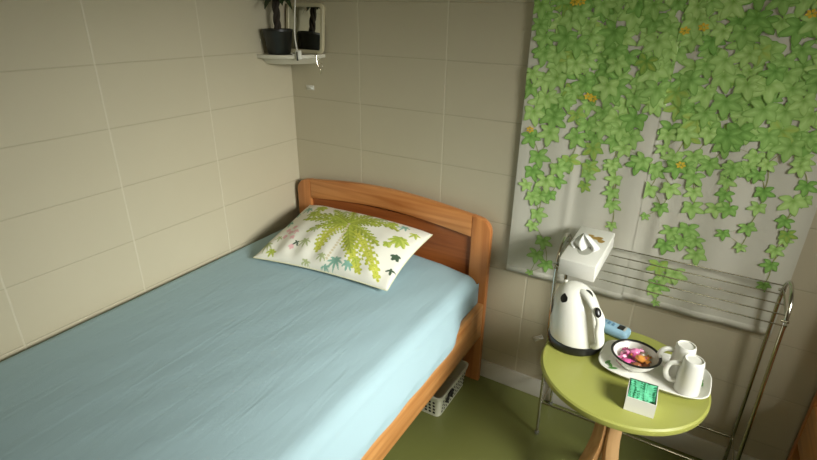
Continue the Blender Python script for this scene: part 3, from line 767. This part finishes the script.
def tea_box():
    t = empty('tea_bag_box', (1.677, -.530, TT), radians(3), label='small open white box full of green tea packets, on the table front', cat='box')
    hx, hy, H, th = .037, .036, .050, .002
    bm = bmesh.new(); b_box(bm, (-hx, -hy, 0), (hx, hy, th)); b_box(bm, (-hx, -hy, th), (hx, -hy + th, H - .006)); b_box(bm, (-hx, hy - th, th), (hx, hy, H + .006))
    for xx in (-hx, hx - th):
        for v in b_box(bm, (xx, -hy + th, th), (xx + th, hy - th, H)):
            if v.co.z > .03 and v.co.y < 0: v.co.z -= .006
    bmo('carton', bm, M_BOX, t, False)
    box('printed_lining', (-hx + th + .0002, hy - th - .0012, th), (hx - th - .0002, hy - th - .0002, H + .005), mat('dark green card', (.03, .10, .05), .6), t)
    pk = mat('mint green foil packet', (.10, .50, .27), .35); nt = pk.node_tree
    tc = nt.nodes.new('ShaderNodeTexCoord'); n = nt.nodes.new('ShaderNodeTexNoise'); n.inputs['Scale'].default_value = 130; n.inputs['Detail'].default_value = 1; cr = nt.nodes.new('ShaderNodeValToRGB')
    cr.color_ramp.elements[0].position = .42; cr.color_ramp.elements[0].color = (.02, .16, .07, 1); cr.color_ramp.elements[1].position = .5; cr.color_ramp.elements[1].color = (.16, .62, .36, 1)
    nt.links.new(tc.outputs['Object'], n.inputs['Vector']); nt.links.new(n.outputs['Fac'], cr.inputs[0]); nt.links.new(cr.outputs[0], nt.nodes['Principled BSDF'].inputs['Base Color'])
    words = ['front', 'second', 'third', 'fourth', 'fifth', 'back']
    wh = ['frontmost in the box', 'second from the front of the box', 'third from the front of the box', 'third from the back of the box', 'second from the back of the box', 'rearmost in the box']
    r = random.Random(4)
    for k in range(6):
        y = -.0290 + k * .0088
        s = empty('tea_packet', (0, 0, 0), 0, label=f'mint green tea packet, {wh[k]}', cat='tea packet', group='tea packets in the box')
        R_ = Matrix.Rotation(radians(3), 4, 'Z'); s.matrix_world = Matrix.Translation((1.677, -.530, TT)) @ R_ @ Matrix.Translation((0, y, .0024)) @ Matrix.Rotation(radians(-14 + r.uniform(-2, 2)), 4, 'X')
        bm = bmesh.new(); nx = 12; top = .044 + .0022 * k + r.uniform(-.001, .003); 
        g = [[bm.verts.new((-.0325 + .065 * i / nx, sgn * (.0035 * sin(pi * i / nx) * (1 - (j / 4) ** 3) + .0004) + .0012 * sin(i * 1.3 + k) * (j / 4), top * j / 4)) for i in range(nx + 1)] for sgn in (-1, 1) for j in range(5)]
        for h in (0, 5):
            for j in range(4):
                for i in range(nx): bm.faces.new((g[h + j][i], g[h + j][i + 1], g[h + j + 1][i + 1], g[h + j + 1][i]))
        for i in range(nx): bm.faces.new((g[4][i], g[4][i + 1], g[9][i + 1], g[9][i])); bm.faces.new((g[0][i], g[0][i + 1], g[5][i + 1], g[5][i]))
        bmo('foil', bm, pk, s, True, 50)
tea_box()

def gadget():
    t = empty('remote_control', (1.556, -.218, TT), radians(-12), label='light blue plastic remote with small dark window, behind the kettle', cat='remote')
    mb = mat('light blue plastic', (.30, .50, .64), .35)
    bm = bmesh.new(); b_box(bm, (-.060, -.026, 0), (.046, .026, .034), .013, 4); bmo('case', bm, mb, t, True, 50)
    box('display', (.008, -.014, .0335), (.028, .014, .0348), M_BLACK, t, .0004)
    box('display_bezel', (.028, -.014, .0332), (.034, .014, .0345), mat('pale grey plastic', (.5, .5, .45), .4), t, .0004)
    for k in range(3): box('button', (-.040 + k * .014, -.008, .0335), (-.032 + k * .014, .008, .0352), mat('mid blue rubber', (.12, .26, .42), .5), t, .0005)
gadget()

# ------------------------------------------------------------ basket under the bed
def basket():
    x0, x1, y0, y1, H = .710, 1.000, -.355, -.085, .108
    cx, cy = (x0 + x1) / 2, (y0 + y1) / 2
    t = empty('basket', (cx, cy, 0), label='cream plastic storage basket with round holes, on the floor under the bed', cat='basket')
    hx, hy = (x1 - x0) / 2, (y1 - y0) / 2
    def loop(ix, iy, z, r=.022, n=6):
        out = []
        for sx, sy, a0 in ((1, 1, 0), (-1, 1, pi / 2), (-1, -1, pi), (1, -1, 3 * pi / 2)):
            for k in range(n + 1):
                a = a0 + pi / 2 * k / n; out.append((sx * (ix - r) + r * cos(a), sy * (iy - r) + r * sin(a), z))
        return out
    bm = bmesh.new()
    lv = [(hx - .012, hy - .012, 0), (hx - .003, hy - .003, H - .02), (hx, hy, H - .016), (hx + .003, hy + .003, H), (hx - .003, hy - .003, H), (hx - .006, hy - .006, H - .02), (hx - .015, hy - .015, .003)]
    rg = [[bm.verts.new(p) for p in loop(*l)] for l in lv]; n = len(rg[0])
    for A, B in zip(rg, rg[1:]):
        for k in range(n): bm.faces.new((A[k], A[(k + 1) % n], B[(k + 1) % n], B[k]))
    bm.faces.new(rg[0][::-1]); bm.faces.new(rg[-1])
    # rows of round holes in the wall
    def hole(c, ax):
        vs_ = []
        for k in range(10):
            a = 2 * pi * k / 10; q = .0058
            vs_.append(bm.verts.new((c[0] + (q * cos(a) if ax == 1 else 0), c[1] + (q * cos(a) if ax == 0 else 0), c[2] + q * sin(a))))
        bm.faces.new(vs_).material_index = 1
    for j in range(4):
        z = .020 + j * .018; sl = .012 - .009 * z / (H - .02)
        for k in range(13): hole((-hx + .034 + k * (2 * hx - .068) / 12, -(hy - sl) - .0006, z), 1)
        for k in range(11):
            hole((hx - sl + .0006, -hy + .034 + k * (2 * hy - .068) / 10, z), 0); hole((hx - sl - .0042, -hy + .034 + k * (2 * hy - .068) / 10, z), 0)
            hole((-(hx - sl) + .0042, -hy + .034 + k * (2 * hy - .068) / 10, z), 0)
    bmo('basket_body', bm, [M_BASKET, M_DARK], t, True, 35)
    tube('rim_handle', [(hx + .003, -.085, H - .045), (hx + .010, -.080, H - .004), (hx + .010, -.050, H - .004), (hx + .003, -.045, H - .045)], .0055, M_DARK, t, 8, label='black clip handle')
basket()

# ------------------------------------------------------------ corner shelf, plant, mirror, cord
SZ = 1.350
def shelf():
    t = empty('corner_shelf', (0, 0, SZ), label='white quarter-round corner shelf high in the left corner', cat='shelf')
    def quarter(r, z): return [(.0, .0, z)] + [(r * cos(a), -r * sin(a), z) for a in [i * pi / 2 / 20 for i in range(21)]]
    bm = bmesh.new(); A = [bm.verts.new(p) for p in quarter(.200, -.014)]; B = [bm.verts.new(p) for p in quarter(.200, 0)]
    n = len(A)
    for k in range(n): bm.faces.new((A[k], A[(k + 1) % n], B[(k + 1) % n], B[k]))
    bm.faces.new(A); bm.faces.new(B); bmo('shelf_board', bm, M_SHELF, t, True, 40)
    bm = bmesh.new(); A = [bm.verts.new(p) for p in quarter(.150, -.040)]; B = [bm.verts.new(p) for p in quarter(.178, -.014)]
    for k in range(n): bm.faces.new((A[k], A[(k + 1) % n], B[(k + 1) % n], B[k]))
    bm.faces.new(A); bm.faces.new(B); bmo('shelf_bracket', bm, M_SHELF, t, True, 40)
shelf()
def plant():
    t = empty('potted_plant', (.066, -.134, SZ + .0003), label='potted plant with dark braided trunk in a black pot on the corner shelf', cat='plant')
    lathe('pot', [(0, 0), (.043, 0), (.046, .003), (.060, .088), (.062, .090), (.062, .098), (.058, .099), (.054, .085), (0, .084)], mat('black ceramic', (.010, .011, .009), .4), t, 40)
    mt = mat('dark bark', (.030, .022, .014), .8, bump=(120, .5, .003))
    bm = bmesh.new()
    for q in range(3):
        P = [(.008 * cos(q * 2.1 + z * 45) + .010 * (z - .08), .008 * sin(q * 2.1 + z * 45), z) for z in [.08 + i * .01 for i in range(20)]]
        b_tube(bm, P, .0075, 8)
    bmo('trunk', bm, mt, t, True)
    ml = mat('dark green leaf', (.022, .040, .012), .4); r = random.Random(9)
    for k in range(16):
        a = k * 2.4; hgt = .215 + .07 * (k / 16) + r.uniform(-.01, .01); Lf = r.uniform(.06, .10); V = []; F = []
        d = Vector((cos(a), sin(a), 0)); sdv = Vector((-d.y, d.x, 0)); p0 = Vector((.012, 0, hgt))
        reach = min(1, .055 / Lf) if (d.x < -.2 or d.y > .3) else 1
        n = 8
        for i in range(n + 1):
            s = i / n; c = p0 + d * (Lf * s * reach) + Vector((0, 0, .05 * s - .09 * s * s)); wv = .018 * sin(pi * min(1, s * .97 + .02)) ** .7
            V += [c - sdv * wv, c + Vector((0, 0, -.003)), c + sdv * wv]
        for i in range(n):
            b = 3 * i; F += [(b, b + 1, b + 4, b + 3), (b + 1, b + 2, b + 5, b + 4)]
        pyd('leaf', V, F, ml, t)
plant()
def mirror():
    t = empty('mirror', (.112, -.030, SZ + .0003), label='small cream-framed mirror with rounded corners leaning on the corner shelf', cat='mirror')
    t.rotation_euler = (radians(-6), 0, radians(2))
    hw_, H, r_ = .100, .200, .022
    def rr(hx, z0, z1, r, y):
        out = []
        for cx, cz, a0 in ((hx - r, z1 - r, 0), (-hx + r, z1 - r, pi / 2), (-hx + r, z0 + r, pi), (hx - r, z0 + r, 3 * pi / 2)):
            for k in range(8):
                a = a0 + pi / 2 * k / 7; out.append((cx + r * cos(a), y, cz + r * sin(a)))
        return out
    bm = bmesh.new(); L = [rr(hw_, 0, H, r_, .008), rr(hw_, 0, H, r_, -.003), rr(hw_ - .003, .003, H - .003, r_, -.006), rr(hw_ - .014, .014, H - .014, .010, -.006), rr(hw_ - .016, .016, H - .016, .008, -.002)]
    R_ = [[bm.verts.new(p) for p in l] for l in L]; n = len(R_[0])
    for A, B in zip(R_, R_[1:]):
        for k in range(n): bm.faces.new((A[k], A[(k + 1) % n], B[(k + 1) % n], B[k]))
    bm.faces.new(R_[0]); bmo('mirror_frame', bm, M_CREAM, t, True, 40)
    bm = bmesh.new(); bm.faces.new([bm.verts.new(p) for p in rr(hw_ - .0155, .0155, H - .0155, .008, -.0022)]); bmo('mirror_glass', bm, mat('mirror silver', (.80, .82, .74), .03, 1), t, False)
mirror()
def cord():
    t = empty('hanging_cord', (.165, -.124, SZ), label='white cord hanging from above with a clip over the corner shelf edge', cat='cord')
    mc = mat('white rubber cord', (.72, .70, .62), .45)
    P = [(.010, .006, .90), (.008, .004, .60), (.006, .002, .35), (.002, -.002, .22), (-.008, -.004, .13), (-.010, -.006, .07), (-.002, -.008, .02)]
    tube('cord', P, .0030, mc, t, 8, 6)
    box('clip', (-.010, -.014, -.016), (.012, .004, .020), M_WHITE_MATT, t, .003)
    box('clip_jaw', (.000, -.017, -.020), (.005, -.010, .014), M_DARK, t, .001)
    bm = bmesh.new()
    for k, (x, y, z) in enumerate(((-.03, .01, .006), (-.018, .004, .010), (-.026, -.002, .005))):
        b_tube(bm, [(x + .014 * cos(a), y + .010 * sin(a), z + .003 * sin(2 * a)) for a in [2 * pi * i / 16 for i in range(16)]], .0022, 6)
    bmo('coiled_cord', bm, mc, t, True)
cord()
def chain():
    t = empty('key_chain', (.193, -.035, SZ), label='thin metal ball chain dangling below the right end of the corner shelf', cat='chain')
    tube('chain', [(-.004, -.004, .004), (.006, -.020, .004), (.008, -.024, -.020), (.014, -.022, -.045), (.024, -.018, -.060), (.020, -.016, -.078)], .0016, M_CHROME, t, 6, 5)
    tube('ring', [(.024 + .010 * cos(a), -.018, -.045 + .012 * sin(a)) for a in [2 * pi * i / 16 for i in range(17)]], .0014, M_CHROME, t, 6)
chain()
def wall_hook(x, z, tilt, label):
    t = empty('adhesive_hook', (x, 0, z), label=label, cat='hook'); t.rotation_euler = (0, tilt, 0)
    box('sticky_pad', (-.022, -.003, -.010), (.022, 0, .010), M_WHITE_MATT, t, .001)
    tube('hook', [(-.010, -.003, 0), (.006, -.012, .002), (.018, -.014, 0), (.022, -.008, -.002)], .003, M_TISSUE, t, 8, 4)
wall_hook(.106, 1.203, 0, 'clear adhesive hook on the wall below the corner shelf')
wall_hook(1.262, .290, radians(-38), 'clear adhesive hook on the wall low between bed and rack')
